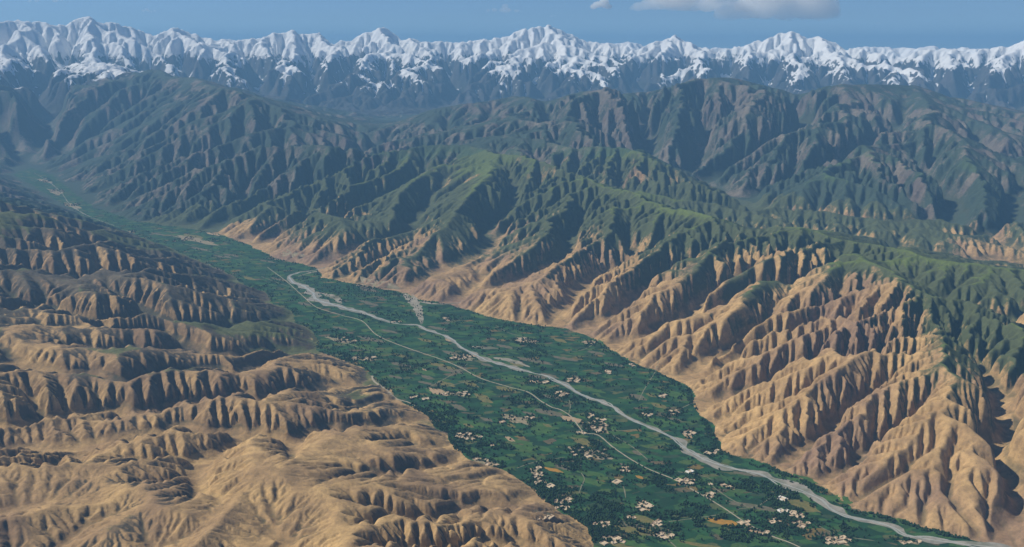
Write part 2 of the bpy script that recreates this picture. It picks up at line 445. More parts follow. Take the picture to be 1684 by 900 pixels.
M_left = hill_mat('dry_hill_soil', (.53, .35, .155), (.37, .24, .115), (.13, .105, .07), (.11, .13, .045), (.22, .14, .09))
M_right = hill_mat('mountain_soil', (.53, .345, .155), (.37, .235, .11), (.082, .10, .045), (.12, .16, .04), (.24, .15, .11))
M_far = hill_mat('hazed_mountain_soil', (.21, .175, .14), (.14, .12, .10), (.046, .070, .048), (.08, .13, .045), (.13, .10, .09))  # darker, bluer soil tones stand in for part of the distance haze
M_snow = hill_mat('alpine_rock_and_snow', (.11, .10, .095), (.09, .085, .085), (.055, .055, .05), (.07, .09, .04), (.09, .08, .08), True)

def field_mat():
    m, n, l, b = mat('irrigated_fields')
    mp = nd(n, 'ShaderNodeMapping'); l.new(pos(n), mp.inputs[0])
    mp.inputs['Rotation'].default_value = (0, 0, math.radians(-38)); mp.inputs['Scale'].default_value = (1/105, 1/58, 0)
    wv = nd(n, 'ShaderNodeTexNoise'); wv.inputs['Scale'].default_value = .25; l.new(mp.outputs[0], wv.inputs['Vector'])
    mv = nd(n, 'ShaderNodeMix', data_type='RGBA', blend_type='LINEAR_LIGHT'); mv.inputs[0].default_value = .9
    l.new(mp.outputs[0], mv.inputs[6]); l.new(wv.outputs['Color'], mv.inputs[7])
    vo = nd(n, 'ShaderNodeTexVoronoi', distance='CHEBYCHEV'); vo.inputs['Scale'].default_value = 1.0; l.new(mv.outputs[2], vo.inputs['Vector'])
    sp = nd(n, 'ShaderNodeSeparateColor'); l.new(vo.outputs['Color'], sp.inputs[0])
    cr = nd(n, 'ShaderNodeValToRGB'); cr.color_ramp.interpolation = 'CONSTANT'
    e = cr.color_ramp.elements
    cols = [(0, (.010, .040, .016)), (.2, (.015, .060, .022)), (.4, (.024, .085, .028)), (.58, (.042, .100, .028)), (.70, (.012, .040, .018)), (.79, (.065, .112, .030)), (.87, (.034, .060, .028)), (.92, (.095, .105, .040)), (.95, (.12, .095, .055)), (.975, (.16, .115, .04))]
    e[0].position = 0; e[0].color = (*cols[0][1], 1); e[1].position = cols[1][0]; e[1].color = (*cols[1][1], 1)
    for p, c in cols[2:]:
        x = e.new(p); x.color = (*c, 1)
    l.new(sp.outputs[0], cr.inputs[0])
    vd = nd(n, 'ShaderNodeTexVoronoi', distance='CHEBYCHEV', feature='F2'); vd.inputs['Scale'].default_value = 1.0; l.new(mv.outputs[2], vd.inputs['Vector'])
    df = nd(n, 'ShaderNodeMath', operation='SUBTRACT'); l.new(vd.outputs['Distance'], df.inputs[0]); l.new(vo.outputs['Distance'], df.inputs[1])
    fine = noi(n, l, .035, 5., .65); big = noi(n, l, .0016, 3.)
    c = mixc(n, l, ramp(n, l, df.outputs[0], 0., .07, .6, 0), cr.outputs[0], (.010, .028, .014))
    c = mixc(n, l, ramp(n, l, big, .42, .62, 0, .3), c, (.016, .055, .026))
    c = mixc(n, l, ramp(n, l, fine, .45, .7, 0, .5), c, (.010, .032, .016))
    l.new(c, b.inputs['Base Color'])
    return m
M_field = field_mat()

# ------------------------------------------------------------------ terrain meshes
def add_obj(name, me, kind=None, label=None, cat=None, group=None, parent=None):
    o = bpy.data.objects.new(name, me); S.collection.objects.link(o)
    if kind: o['kind'] = kind
    if label: o['label'] = label
    if cat: o['category'] = cat
    if group: o['group'] = group
    if parent: o.parent = parent
    return o
def np_mesh(name, V, Fq, m, smooth=True, attrs=None, mats=None):
    """V n x 3, Fq k x (3 or 4)"""
    me = bpy.data.meshes.new(name); k = Fq.shape[1]
    me.vertices.add(len(V)); me.vertices.foreach_set('co', np.ascontiguousarray(V, np.float32).ravel())
    me.loops.add(Fq.size); me.loops.foreach_set('vertex_index', np.ascontiguousarray(Fq, np.int32).ravel())
    me.polygons.add(len(Fq)); me.polygons.foreach_set('loop_start', np.arange(0, Fq.size, k, dtype=np.int32))
    me.polygons.foreach_set('use_smooth', np.full(len(Fq), smooth))
    for x in (m if isinstance(m, list) else [m]): me.materials.append(x)
    if mats is not None: me.polygons.foreach_set('material_index', np.ascontiguousarray(mats, np.int32))
    for a, v in (attrs or {}).items():
        at_ = me.attributes.new(a, 'FLOAT', 'POINT'); at_.data.foreach_set('value', np.ascontiguousarray(v, np.float32).ravel())
    me.update(); return me

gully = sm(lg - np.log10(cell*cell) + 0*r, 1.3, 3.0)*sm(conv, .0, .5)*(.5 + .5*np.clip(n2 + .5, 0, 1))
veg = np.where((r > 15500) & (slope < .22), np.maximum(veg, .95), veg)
reg = np.full(H.shape, 2, np.int8)                       # 0 valley floor, 1 left hills, 2 right ridge, 3 middle mountains, 4 snow range
reg[lft & (r < 15500)] = 1
reg[(r > 15500) & (H > -1)] = 3
cr_line = RIDGES[0][0]
reg[(reg == 3) & (~lft) & (r < 17000) & (poly_dist(X, Y, cr_line) < 3500) ] = 2
reg[r > 32500] = 4
reg[inv] = 0
nr, nc = H.shape
vid = np.arange(nr*nc).reshape(nr, nc)
q = np.stack([vid[:-1, :-1], vid[:-1, 1:], vid[1:, 1:], vid[1:, :-1]], -1).reshape(-1, 4)[:, ::-1]
rq = reg[:-1, :-1].ravel()
V = np.stack([X, Y, H], -1).reshape(-1, 3)
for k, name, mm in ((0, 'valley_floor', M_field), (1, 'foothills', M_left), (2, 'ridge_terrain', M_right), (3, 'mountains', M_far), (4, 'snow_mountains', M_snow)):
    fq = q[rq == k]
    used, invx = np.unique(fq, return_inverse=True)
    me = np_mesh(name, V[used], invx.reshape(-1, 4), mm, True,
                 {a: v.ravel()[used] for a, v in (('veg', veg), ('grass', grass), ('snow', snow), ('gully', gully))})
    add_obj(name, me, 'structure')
print('terrain', len(q), time.time()-T0)

def hgt(x, y):
    """terrain height at world points"""
    x = np.asarray(x, float); y = np.asarray(y, float)
    i = (np.log(np.hypot(x, y)/R0)/DT - .5); j = (np.arctan2(x, y)+TH0)/DT - .5
    i = np.clip(i, 0, nr-1.01); j = np.clip(j, 0, nc-1.01)
    i0 = i.astype(int); j0 = j.astype(int); a = i-i0; b = j-j0
    return H[i0, j0]*(1-a)*(1-b) + H[i0+1, j0]*a*(1-b) + H[i0, j0+1]*(1-a)*b + H[i0+1, j0+1]*a*b

# ------------------------------------------------------------------ haze
hm = bpy.data.materials.new('air_haze'); hm.use_nodes = True
n = hm.node_tree.nodes; n.clear(); l = hm.node_tree.links
pv = n.new('ShaderNodeVolumePrincipled'); pv.inputs['Color'].default_value = (.225, .48, .80, 1)
pv.inputs['Density'].default_value = 2.15e-5; pv.inputs['Anisotropy'].default_value = .0
ho = n.new('ShaderNodeOutputMaterial'); l.new(pv.outputs[0], ho.inputs['Volume'])
HB = (-110000., 110000., -4000., 110000., -5., 4500.)
hv = np.array([(HB[i], HB[2+j], HB[4+k]) for i in (0, 1) for j in (0, 1) for k in (0, 1)])
hq = np.array([(0,1,3,2),(4,6,7,5),(0,4,5,1),(2,3,7,6),(0,2,6,4),(1,5,7,3)])
add_obj('haze', np_mesh('haze', hv, hq, hm, False), 'stuff')
#@@DETAIL
# ------------------------------------------------------------------ river, gravel, roads, field parcels (sheets on the valley floor)
def catmull(p, step=25.):
    p = np.array(p, float); p = np.vstack([2*p[0]-p[1], p, 2*p[-1]-p[-2]]); out = []
    for i in range(1, len(p)-2):
        k = max(2, int(np.linalg.norm(p[i+1]-p[i])/step)); t = np.linspace(0, 1, k, endpoint=False)[:, None]
        out.append(.5*((2*p[i]) + (-p[i-1]+p[i+1])*t + (2*p[i-1]-5*p[i]+4*p[i+1]-p[i+2])*t*t + (-p[i-1]+3*p[i]-3*p[i+1]+p[i+2])*t**3))
    return np.vstack(out + [p[-2][None]])
def ribbon(name, px, width, lift, m, wob=.3, ws=120., seed=0, shift=0., sws=600., taper=True, edge=2):
    """px: pixel points or world points; width: metres, number or list along the line"""
    c = catmull([at(u, v)[:2] for u, v in px])
    d = np.gradient(c, axis=0); L = np.hypot(d[:, 0], d[:, 1])[:, None]; nrm = np.stack([-d[:, 1], d[:, 0]], 1)/np.maximum(L, 1e-6)
    s = np.cumsum(L[:, 0]); wd = np.interp(np.linspace(0, 1, len(c)), np.linspace(0, 1, len(np.atleast_1d(width))), np.atleast_1d(width))
    z0 = np.zeros_like(s) + seed*7.7
    wl = wd*.5*(1 + wob*2*noise(s/ws, z0, seed)); wr = wd*.5*(1 + wob*2*noise(s/ws, z0+3, seed+5))
    sh = shift*2*noise(s/sws, z0+9, seed+9)
    if taper:
        tp = np.clip(np.minimum(s, s[-1]-s)/np.maximum(wd, 1)/1.2, .08, 1); wl = wl*tp; wr = wr*tp
    rows = [c + nrm*(sh + k)[:, None] for k in (wl, wl*.33, -wr*.33, -wr)]
    V = np.stack([np.column_stack([r_, hgt(r_[:, 0], r_[:, 1]) + lift]) for r_ in rows], 1)
    n_ = len(c); ii = np.arange(n_-1)[:, None]*4 + np.arange(3)[None]
    Fq = np.stack([ii, ii+4, ii+5, ii+1], -1).reshape(-1, 4)
    V = V.reshape(-1, 3)
    # face up
    a = V[Fq[0]]; 
    if np.cross(a[1]-a[0], a[2]-a[1])[2] < 0: Fq = Fq[:, ::-1]
    return add_obj(name, np_mesh(name, V, Fq, m, True), 'structure')

def flat_mat(name, c1, c2, scale=.02, rough=.95, spec=.15, c3=None):
    m, n, l, b = mat(name)
    f = noi(n, l, scale, 6., .65); c = mixc(n, l, ramp(n, l, f, .35, .65), c1, c2)
    if c3: c = mixc(n, l, ramp(n, l, noi(n, l, scale*.3, 4.), .5, .62, 0, .8), c, c3)
    l.new(c, b.inputs['Base Color']); b.inputs['Roughness'].default_value = rough; b.inputs['Specular IOR Level'].default_value = spec
    return m
M_gravel = flat_mat('river_gravel', (.30, .28, .24), (.19, .185, .16), .018, c3=(.15, .16, .12))
M_water = flat_mat('river_water', (.34, .345, .31), (.26, .28, .26), .01, .4, .4)
M_road = flat_mat('dirt_road', (.36, .31, .23), (.27, .245, .18), .03)
M_track = flat_mat('dirt_track', (.20, .19, .13), (.12, .13, .08), .03)
M_wash = flat_mat('dry_wash', (.30, .27, .22), (.20, .19, .14), .012, c3=(.09, .10, .06))

RIV_A = [(560,432),(520,444),(492,448),(476,454),(480,463),(500,471),(514,482),(521,493),(545,501),(572,508),(600,515),(625,525),(655,533)]
RIV_B = [(655,533),(672,534),(688,535),(702,543),(722,549),(742,557),(752,566),(770,578),(792,588),(812,597),(835,603),(868,611),(900,619),(926,632),(955,648),(985,659),(1008,670),(1024,682),(1052,696),(1080,709),(1105,720),(1130,737),(1152,752),(1180,765),(1215,772),(1250,780),(1285,795),(1318,806),(1345,820),(1368,837),(1400,850),(1440,859),(1470,868),(1490,880),(1535,888),(1590,895),(1640,901),(1720,915),(1800,930)]
ribbon('river_gravel', RIV_A, [16, 30, 60, 110, 150, 120, 70, 30], .30, M_gravel, .45, 160, 3, taper=True)
ribbon('river_gravel', RIV_B, [14, 40, 55, 40, 45, 70, 50, 36, 60, 75, 65, 40, 60, 80, 60, 75, 95, 60, 45, 55, 90, 100], .32, M_gravel, .75, 130, 5)
ribbon('river', RIV_A[2:], [16, 26, 30, 32, 24, 12], .55, M_water, .5, 90, 11, 14, 260)
ribbon('river', RIV_B, [8, 18, 20, 16, 14, 20, 12, 10, 14, 10, 14, 10, 14], .58, M_water, .5, 90, 13, 10, 300)
ribbon('river', RIV_B[10:26], [8, 12, 10, 14, 12, 8], .62, M_water, .5, 70, 17, 24, 240)
ribbon('river', RIV_B[22:], [8, 12, 10, 16, 12, 14, 10], .66, M_water, .5, 70, 19, 34, 300)
ribbon('river', [(56,287),(78,300),(100,318),(112,334),(130,348),(150,358),(190,372)], [10, 16, 12, 20, 8], .5, M_gravel, .6, 200, 51)
ribbon('dry_wash', [(664,484),(676,492),(684,500),(688,512),(692,524),(693,534)], [60, 130, 120, 100, 60, 30], .22, M_wash, .35, 120, 23)
ribbon('dry_wash', [(760,498),(720,500),(690,496)], [20, 40, 60], .20, M_wash, .35, 120, 24)
ribbon('dry_wash', [(560,450),(530,446),(505,450),(490,455)], [20, 60, 50, 30], .18, M_wash, .35, 120, 25)
ribbon('gravel_bar', [(775,570),(800,572),(824,574)], [40, 95, 50], .22, M_wash, .3, 80, 27)
ribbon('gravel_bar', [(812,588),(842,594),(872,604)], [50, 80, 20], .24, M_wash, .3, 80, 28)
ribbon('gravel_bar', [(520,480),(548,488),(562,500)], [30, 110, 40], .24, M_wash, .3, 80, 29)
ROAD = [(440,440),(470,462),(498,487),(520,505),(560,518),(595,528),(618,550),(650,565),(692,580),(722,590),(756,604),(790,622),(835,636),(868,645),(890,660),(908,670),(922,674),(940,686),(952,702),(962,712),(984,716),(1010,737),(1040,757),(1070,773),(1110,789),(1140,806),(1170,823),(1200,842),(1230,862),(1270,882),(1300,893),(1330,908),(1400,950)]
ribbon('road', ROAD, [9, 10, 11, 12, 12, 11, 11], .42, M_road, .2, 60, 31, taper=False)
ribbon('road', [(612,618),(616,628),(634,640),(650,655),(672,662),(690,672)], [26, 22, 24, 14, 8], .42, M_road, .25, 60, 32)
TRACKS = [[(955,750),(955,764),(953,775)],[(956,778),(961,788),(956,800),(952,812)],[(1016,790),(1026,803),(1029,820)],[(936,658),(938,668),(935,682)],[(984,708),(1030,708),(1056,705)],
          [(1008,716),(1040,735),(1066,757)],[(1115,776),(1150,781),(1172,789)],[(1164,794),(1200,820),(1240,838)],[(700,640),(740,618),(770,598)],[(1100,858),(1160,850),(1210,842)],[(1090,880),(1112,900),(1130,915)],
          [(800,632),(770,628),(720,640)],[(560,560),(600,575),(640,580)],[(870,556),(838,548),(815,535)],[(1085,600),(1060,640),(1050,660)],[(985,560),(960,575),(930,580)],[(1146,660),(1128,668),(1112,676)],
          [(430,455),(470,470),(500,478)],[(300,400),(350,415),(400,430)],[(1340,862),(1380,880),(1440,890)],[(850,770),(880,760),(930,752)],[(1290,800),(1250,830),(1210,838)]]
for i, t in enumerate(TRACKS): ribbon('track', t, [8, 9, 7], .36, M_track, .3, 50, 40+i)

def patch(name, u, v, wu, hv, m, lift=.16, ang=None, k=4, jag=.18, sd=0):
    """a parcel of land centred behind a pixel, wu x hv pixels as photographed"""
    rg = np.random.default_rng(sd*13 + int(u)*7 + int(v)); pts = []
    n_ = 20
    for i in range(n_):
        a = 2*math.pi*i/n_ + .3; c_, s_ = math.cos(a), math.sin(a)
        e = 1/max(abs(c_)**k + abs(s_)**k, 1e-6)**(1/k)*(1 + rg.uniform(-jag, jag))
        pts.append(at(u + c_*e*wu/2 + s_*e*hv*.5, v + s_*e*hv/2 + c_*e*wu*.08))
    pts = np.array(pts)[:, :2]; c0 = pts.mean(0)
    V = np.vstack([c0[None], c0 + (pts-c0)*.5, pts]); V = np.column_stack([V, hgt(V[:, 0], V[:, 1]) + lift])
    Fq = []
    for i in range(n_):
        j = (i+1) % n_
        Fq += [(0, 1+i, 1+j), (1+i, 1+n_+i, 1+n_+j), (1+i, 1+n_+j, 1+j)]
    Fq = np.array(Fq); a = V[Fq[0]]
    if np.cross(a[1]-a[0], a[2]-a[1])[2] < 0: Fq = Fq[:, ::-1]
    return add_obj(name, np_mesh(name, V, Fq, m, True), 'structure')
M_wheat = flat_mat('ripe_wheat', (.36, .19, .03), (.26, .15, .035), .03)
M_ochre = flat_mat('dry_stubble', (.17, .14, .05), (.10, .11, .04), .03)
M_bare = flat_mat('bare_field', (.40, .28, .17), (.28, .21, .13), .03)
M_pale = flat_mat('ploughed_field', (.14, .115, .085), (.09, .10, .055), .03)
M_lime = flat_mat('young_crop', (.055, .12, .03), (.04, .085, .028), .02)
for p in [(1190,859,52,11),(910,773,26,6),(1052,785,12,5)]: patch('wheat_field', *p, M_wheat, .26)
for p in [(1060,855,34,12),(1035,872,56,12),(960,728,30,14),(1070,875,44,10),(735,632,26,8),(795,655,22,14),(832,640,30,8),(775,632,20,8),(720,600,26,6),(1160,898,80,6),(1320,832,46,20),(1085,668,22,8),(770,700,16,6),(920,560,20,6),(1070,650,14,6),(850,600,20,5),(700,560,22,5),(410,458,18,5),(320,390,30,7),(840,700,14,6),(900,700,12,5),(1030,900,50,6),(660,585,20,6),(740,605,20,5)]: patch('stubble_field', *p, M_ochre, .18)
for p in [(722,645,30,12),(942,690,34,9),(990,706,16,12),(1200,801,16,7),(1240,872,26,9),(698,608,6,3),(838,722,12,8),(1130,716,14,8),(1107,680,12,7),(350,385,20,3),(1060,833,16,14),(885,782,10,24),(740,560,14,4)]: patch('bare_field', *p, M_bare, .22)
for p in [(755,670,20,10),(660,600,30,6),(885,620,30,6),(1048,745,14,7),(800,600,18,5),(850,595,24,6),(930,590,40,5),(1010,600,30,5),(830,570,26,5),(560,540,26,4),(640,545,26,4),(500,500,20,5),(460,460,24,4),(720,540,30,5),(1110,690,22,4),(890,860,40,6),(610,500,24,4),(330,410,26,4),(380,420,24,3),(440,430,24,3),(260,385,20,3),(1230,780,50,5),(650,620,20,4),(700,630,22,4),(870,680,20,5),(800,690,20,6),(1025,765,10,6),(740,580,24,5),(980,580,28,4)]: patch('ploughed_field', *p, M_pale, .17)
rg = np.random.default_rng(5)
VP = np.array(valley_poly)
def in_valley(x, y): return bool(inside(np.array([[x]]), np.array([[y]]), valley_poly)[0, 0])
cnt = 0
while cnt < 70:
    u, v = rg.uniform(300, 1500), rg.uniform(400, 900); p = at(u, v)
    if not in_valley(p[0], p[1]): continue
    cnt += 1; s_ = (v-250)/300
    patch('crop_field', u, v, rg.uniform(14, 44)*s_, rg.uniform(4, 8)*s_, M_lime if rg.random() < .8 else M_pale, .10 + .0005*cnt)

# ------------------------------------------------------------------ villages: walled mud compounds
def mudmat(name, c, c2): return flat_mat(name, c, c2, .12)
MUD = [mudmat('mud_plaster', (.60, .48, .34), (.50, .40, .28)), mudmat('pale_mud_plaster', (.60, .49, .35), (.50, .41, .29)), mudmat('white_plaster', (.72, .69, .64), (.66, .64, .60)), mudmat('brown_mud_plaster', (.40, .30, .20), (.33, .25, .17))]
M_yard = mudmat('trodden_earth', (.56, .45, .32), (.46, .37, .27))
def boxes(bs):
    V = []; Fq = []
    for x0, x1, y0, y1, z0, z1 in bs:
        o = len(V); V += [(x, y, z) for x in (x0, x1) for y in (y0, y1) for z in (z0, z1)]
        Fq += [[o+i for i in f] for f in ((0,1,3,2),(4,6,7,5),(0,4,5,1),(2,3,7,6),(0,2,6,4),(1,5,7,3))]
    return np.array(V, float), np.array(Fq)
def block(x0, x1, y0, y1, h, steps=0):
    """flat roofed mud building with a parapet"""
    b = [(x0, x1, y0, y1, -1.5, h), (x0, x1, y0, y0+.5, h, h+.7), (x0, x1, y1-.5, y1, h, h+.7), (x0, x0+.5, y0+.5, y1-.5, h, h+.7), (x1-.5, x1, y0+.5, y1-.5, h, h+.7)]
    return b
protos = []
for i, (a, b_, spec) in enumerate([(34, 30, 'LU'), (28, 24, 'L'), (42, 34, 'LUR'), (24, 20, 'U'), (36, 26, 'UR'), (48, 40, 'LUD')]):
    for mi in range(4):
        A_, B_ = a/2, b_/2; t = .9; parts = []
        wallb = [(-A_, A_, -B_, -B_+t, -1.5, 3.4), (-A_, A_, B_-t, B_, -1.5, 3.4), (-A_, -A_+t, -B_+t, B_-t, -1.5, 3.4), (A_-t, A_, -B_+t, B_-t, -1.5, 3.4)]
        parts.append(('perimeter_wall', boxes(wallb), MUD[mi]))
        parts.append(('courtyard', boxes([(-A_+t, A_-t, -B_+t, B_-t, -1.2, .25)]), M_yard))
        e = t + .02
        if 'L' in spec: parts.append(('dwelling', boxes(block(-A_+e, -A_+e+7.5, -B_+e+8, B_-e-.5, 5.2)), MUD[mi]))
        if 'U' in spec: parts.append(('dwelling', boxes(block(-A_+e+8.5, A_-e-9, B_-e-7, B_-e, 4.4)), MUD[mi]))
        if 'R' in spec: parts.append(('dwelling', boxes(block(A_-e-7, A_-e, -B_+e+3, B_-e-4, 7.2)), MUD[mi]))
        if 'D' in spec: parts.append(('dwelling', boxes(block(-A_+e+10, A_-e-10, -B_+e, -B_+e+6.5, 4.0)), MUD[mi]))
        protos.append((i, mi, [(n_, np_mesh(n_, v_, f_, m_, False)) for n_, (v_, f_), m_ in parts], max(a, b_)))
def compound(x, y, rz, var, mi, label, group):
    pr = next(p for p in protos if p[0] == var and p[1] == mi)
    z = float(hgt(x, y))
    root = bpy.data.objects.new('mud_compound', None); S.collection.objects.link(root); root.empty_display_size = 10
    root.location = (x, y, z + .3); root.rotation_euler = (0, 0, rz)
    root.scale = (1.3, 1.3, 1.2); root['label'] = label; root['category'] = 'house'
    if group: root['group'] = group
    for n_, me in pr[2]: add_obj(n_, me, parent=root)
    return root
# (u, v, spread_u, spread_v, count, where it is)
CLUSTERS = [
 (768,718,46,10,9,'the tan village strung out on the left side of the valley below the bare rounded hill'),
 (811,735,8,5,1,'the pale bare yard right of the strung-out village'),
 (745,648,40,6,5,'the sandy patch by the left edge of the valley'),
 (764,648,14,6,3,'the hamlet right of the sandy patch'),
 (884,782,12,28,9,'the tall village beside the small orange field'),
 (906,802,14,5,3,'the row just below the tall village'),
 (985,700,26,22,12,'the large village where the road bends at mid valley'),
 (957,712,12,5,3,'the end of the reddish field where the road turns'),
 (972,684,16,8,3,'the trees above the large road village'),
 (1058,832,18,16,10,'the round village alone on the green plain'),
 (1080,860,16,10,5,'the village on the tan stubble below the round village'),
 (1092,881,26,8,8,'the long village at the bottom centre'),
 (1038,852,10,5,2,'the dark trees left of the tan stubble'),
 (1028,772,12,10,4,'the square village above the round village'),
 (1016,791,8,6,2,'the farmstead at the head of the thin track'),
 (924,824,30,8,6,'the hamlet on the dark grove at the foot of the left hills'),
 (925,836,24,6,4,'the edge of the near left hills above the grove'),
 (893,852,30,8,5,'the bare end of the near left hills'),
 (988,862,34,10,6,'the hamlet by the rounded toe of the near left hills'),
 (1005,890,40,12,13,'the village at the bottom edge beside the left hills'),
 (1128,792,26,10,7,'the houses on both sides of the straight road'),
 (1135,776,4,3,1,'the bright spot right of the straight road'),
 (1168,814,16,8,4,'the hamlet on the straight road above the orange field'),
 (1286,822,6,3,1,'the white terrace in front of the pale field'),
 (1310,848,22,10,8,'the pale village right of the road near the river'),
 (1318,862,28,8,6,'the tan village below the pale field'),
 (1274,858,18,10,5,'the dark trees right of the orange field'),
 (1225,860,16,8,4,'the right end of the orange field'),
 (1258,877,16,6,5,'the hamlet below the end of the orange field'),
 (1378,890,40,12,15,'the big village at the bottom right of the fields'),
 (1495,892,36,6,6,'the grove under the river at the bottom right'),
 (1090,652,10,5,3,'the ring-shaped farm near the right edge of the valley'),
 (1107,678,16,8,4,'the hamlet by the tongue of tan ground at the right edge'),
 (1133,712,14,8,5,'the hamlet between the river and the right hills'),
 (1064,682,22,5,3,'the gravel strip by the river'),
 (944,626,20,7,5,'the village on the right bank of the river'),
 (922,648,18,6,4,'the row left of the river opposite the bank village'),
 (886,628,26,5,5,'the long row between the road and the river'),
 (1000,612,12,5,2,'the fields right of the river at mid valley'),
 (970,562,40,8,6,'the hedged farms under the right hills'),
 (868,560,40,10,6,'the farms under the tan spurs'),
 (760,588,44,10,9,'the village on the left bank of the river bend'),
 (735,525,16,6,4,'the grove right of the dry wash'),
 (620,470,70,10,8,'the grove between the river and the tan fan'),
 (560,560,50,10,5,'the left side of the valley at its narrow waist'),
 (688,655,30,6,3,'the road along the left edge of the valley'),
 (600,590,40,8,5,'the fields right of the dark wood'),
 (650,530,20,6,2,'the end of the upper gravel reach'),
 (118,340,26,10,6,'the distant bend of the upper valley'),
 (92,318,26,10,6,'the distant upper valley below the dark mountain'),
 (72,300,24,8,5,'the farthest green patch of the upper valley'),
 (478,425,60,8,6,'the far fields below the dark mountain'),
 (320,395,80,10,7,'the distant narrow part of the valley'),
 (215,382,14,6,4,'the distant bright farm where the valley narrows'),
 (1170,745,30,8,3,'the bank above the last bend of the river'),
 (970,745,60,20,5,'the plain below the road village'),
 (800,760,50,14,4,'the grove above the hill toe on the left'),
 (850,690,60,16,4,'the middle of the green plain'),
 (1180,800,40,10,3,'the fields between the road and the river'),
 (1050,600,30,6,2,'the valley edge under the right spurs'),
 (1290,840,20,6,3,'the field corner by the white terrace'),
]
def short(t):
    w_ = t.split()
    while len(w_) > 16:
        for x in ('the', 'at', 'strung', 'alone', 'bare', 'near', 'both', 'tan', 'mid', 'left'):
            if x in w_[6:]: w_.pop(6 + w_[6:].index(x)); break
        else: w_ = w_[:16]
    return ' '.join(w_)
placed = []
rg = np.random.default_rng(21)
for (u, v, su, sv, n_, where) in CLUSTERS:
    tries = 0; k = 0
    while k < n_ and tries < 400:
        tries += 1
        a, q_ = rg.uniform(0, 2*math.pi), math.sqrt(rg.random())
        uu, vv = u + q_*math.cos(a)*su/2, v + q_*math.sin(a)*sv/2
        x, y, _ = at(uu, vv, 0)
        hill = 'hills' in where and ('end of' in where or 'edge of the near' in where)
        if hill:
            for _i in range(6): x, y, _ = at(uu, vv, float(hgt(x, y)))
        elif not in_valley(x, y): continue
        var = int(rg.choice([0, 1, 1, 2, 3, 3, 4, 5], 1)[0]); sz = [34, 28, 42, 24, 36, 48][var]
        if any(math.hypot(x-a_, y-b_) < (sz+s_)*.66 for a_, b_, s_ in placed): continue
        mi = 2 if 'white' in where or 'bright spot' in where else int(rg.choice([0, 0, 0, 1, 1, 3, 3], 1)[0])
        nm = ['tan', 'pale beige', 'whitewashed', 'brown'][mi]
        szn = {0: 'mid-sized', 1: 'small', 2: 'large', 3: 'tiny', 4: 'oblong', 5: 'big three-house'}[var]
        compound(x, y, math.radians(38) + rg.normal(0, .25) + (math.pi/2)*rg.integers(0, 4), var, mi,
                 short(f'{szn} {nm} mud compound in {where}'), f'mud compounds in {where}')
        placed.append((x, y, sz)); k += 1
M_vill = flat_mat('village_earth', (.30, .235, .16), (.17, .16, .09), .03)
for ci, (u, v, su, sv, n_, where) in enumerate(CLUSTERS):
    if n_ >= 4 and 'hills' not in where: patch('village_ground', u, v, su*.9, sv*.8, M_vill, .30 + .001*ci, jag=.45, k=2)
print('compounds', len(placed), time.time()-T0)

# ------------------------------------------------------------------ trees
M_leaf = flat_mat('tree_leaves', (.024, .056, .020), (.013, .034, .014), .05)
M_bark = flat_mat('tree_bark', (.09, .07, .05), (.06, .05, .04), .3)
ICO_V = []; ph = (1+5**.5)/2
for a in (-1, 1):
    for b_ in (-ph, ph): ICO_V += [(0, a, b_), (a, b_, 0), (b_, 0, a)]
ICO_V = np.array(ICO_V)/math.hypot(1, ph)
from itertools import combinations
ICO_F = [f for f in combinations(range(12), 3) if all(abs(np.linalg.norm(ICO_V[i]-ICO_V[j]) - 1.0515) < .02 for i, j in combinations(f, 2))]
ICO_F = np.array([f if np.dot(np.cross(ICO_V[f[1]]-ICO_V[f[0]], ICO_V[f[2]]-ICO_V[f[0]]), ICO_V[f[0]]) > 0 else f[::-1] for f in ICO_F])
def sub_ico(V, Fq):
    V = V.tolist(); mid = {}; out = []
    def m_(a, b):
        k = (min(a, b), max(a, b))
        if k not in mid:
            p = (np.array(V[a])+np.array(V[b]))/2; V.append((p/np.linalg.norm(p)).tolist()); mid[k] = len(V)-1
        return mid[k]
    for a, b, c in Fq.tolist():
        x, y, z = m_(a, b), m_(b, c), m_(c, a); out += [(a, x, z), (x, b, y), (z, y, c), (x, y, z)]
    return np.array(V), np.array(out)
ICO2 = sub_ico(ICO_V, ICO_F)
rg = np.random.default_rng(33)
# where trees stand: round the villages, along belts at the valley edge, in loose groves
cand = []
for a_, b_, s_ in placed:
    for _ in range(int(rg.integers(6, 22))):
        t = rg.uniform(0, 2*math.pi); d = s_*.75 + rg.exponential(38) + 5; cand.append((a_+d*math.cos(t), b_+d*math.sin(t)))
N_ = 420000
uu = rg.uniform(120, 1700, N_); vv = 345 + 570*rg.random(N_)**.9
dx = (uu-842)/FPX; dz = -SP + (450-vv)/FPX*CP; t = -CAMZ/dz; gx_ = dx*t; gy_ = (CP + (450-vv)/FPX*SP)*t
ins = inside(gx_, gy_, valley_poly); gx_, gy_, uu, vv = gx_[ins], gy_[ins], uu[ins], vv[ins]
ed = poly_dist(gx_, gy_, valley_poly, True); lf_ = poly_dist(gx_, gy_, [at(*p)[:2] for p in VAL_L]) < ed + 1
g1 = fbm(gx_, gy_, 420, 3, 201); g2 = fbm(gx_, gy_, 110, 2, 211)
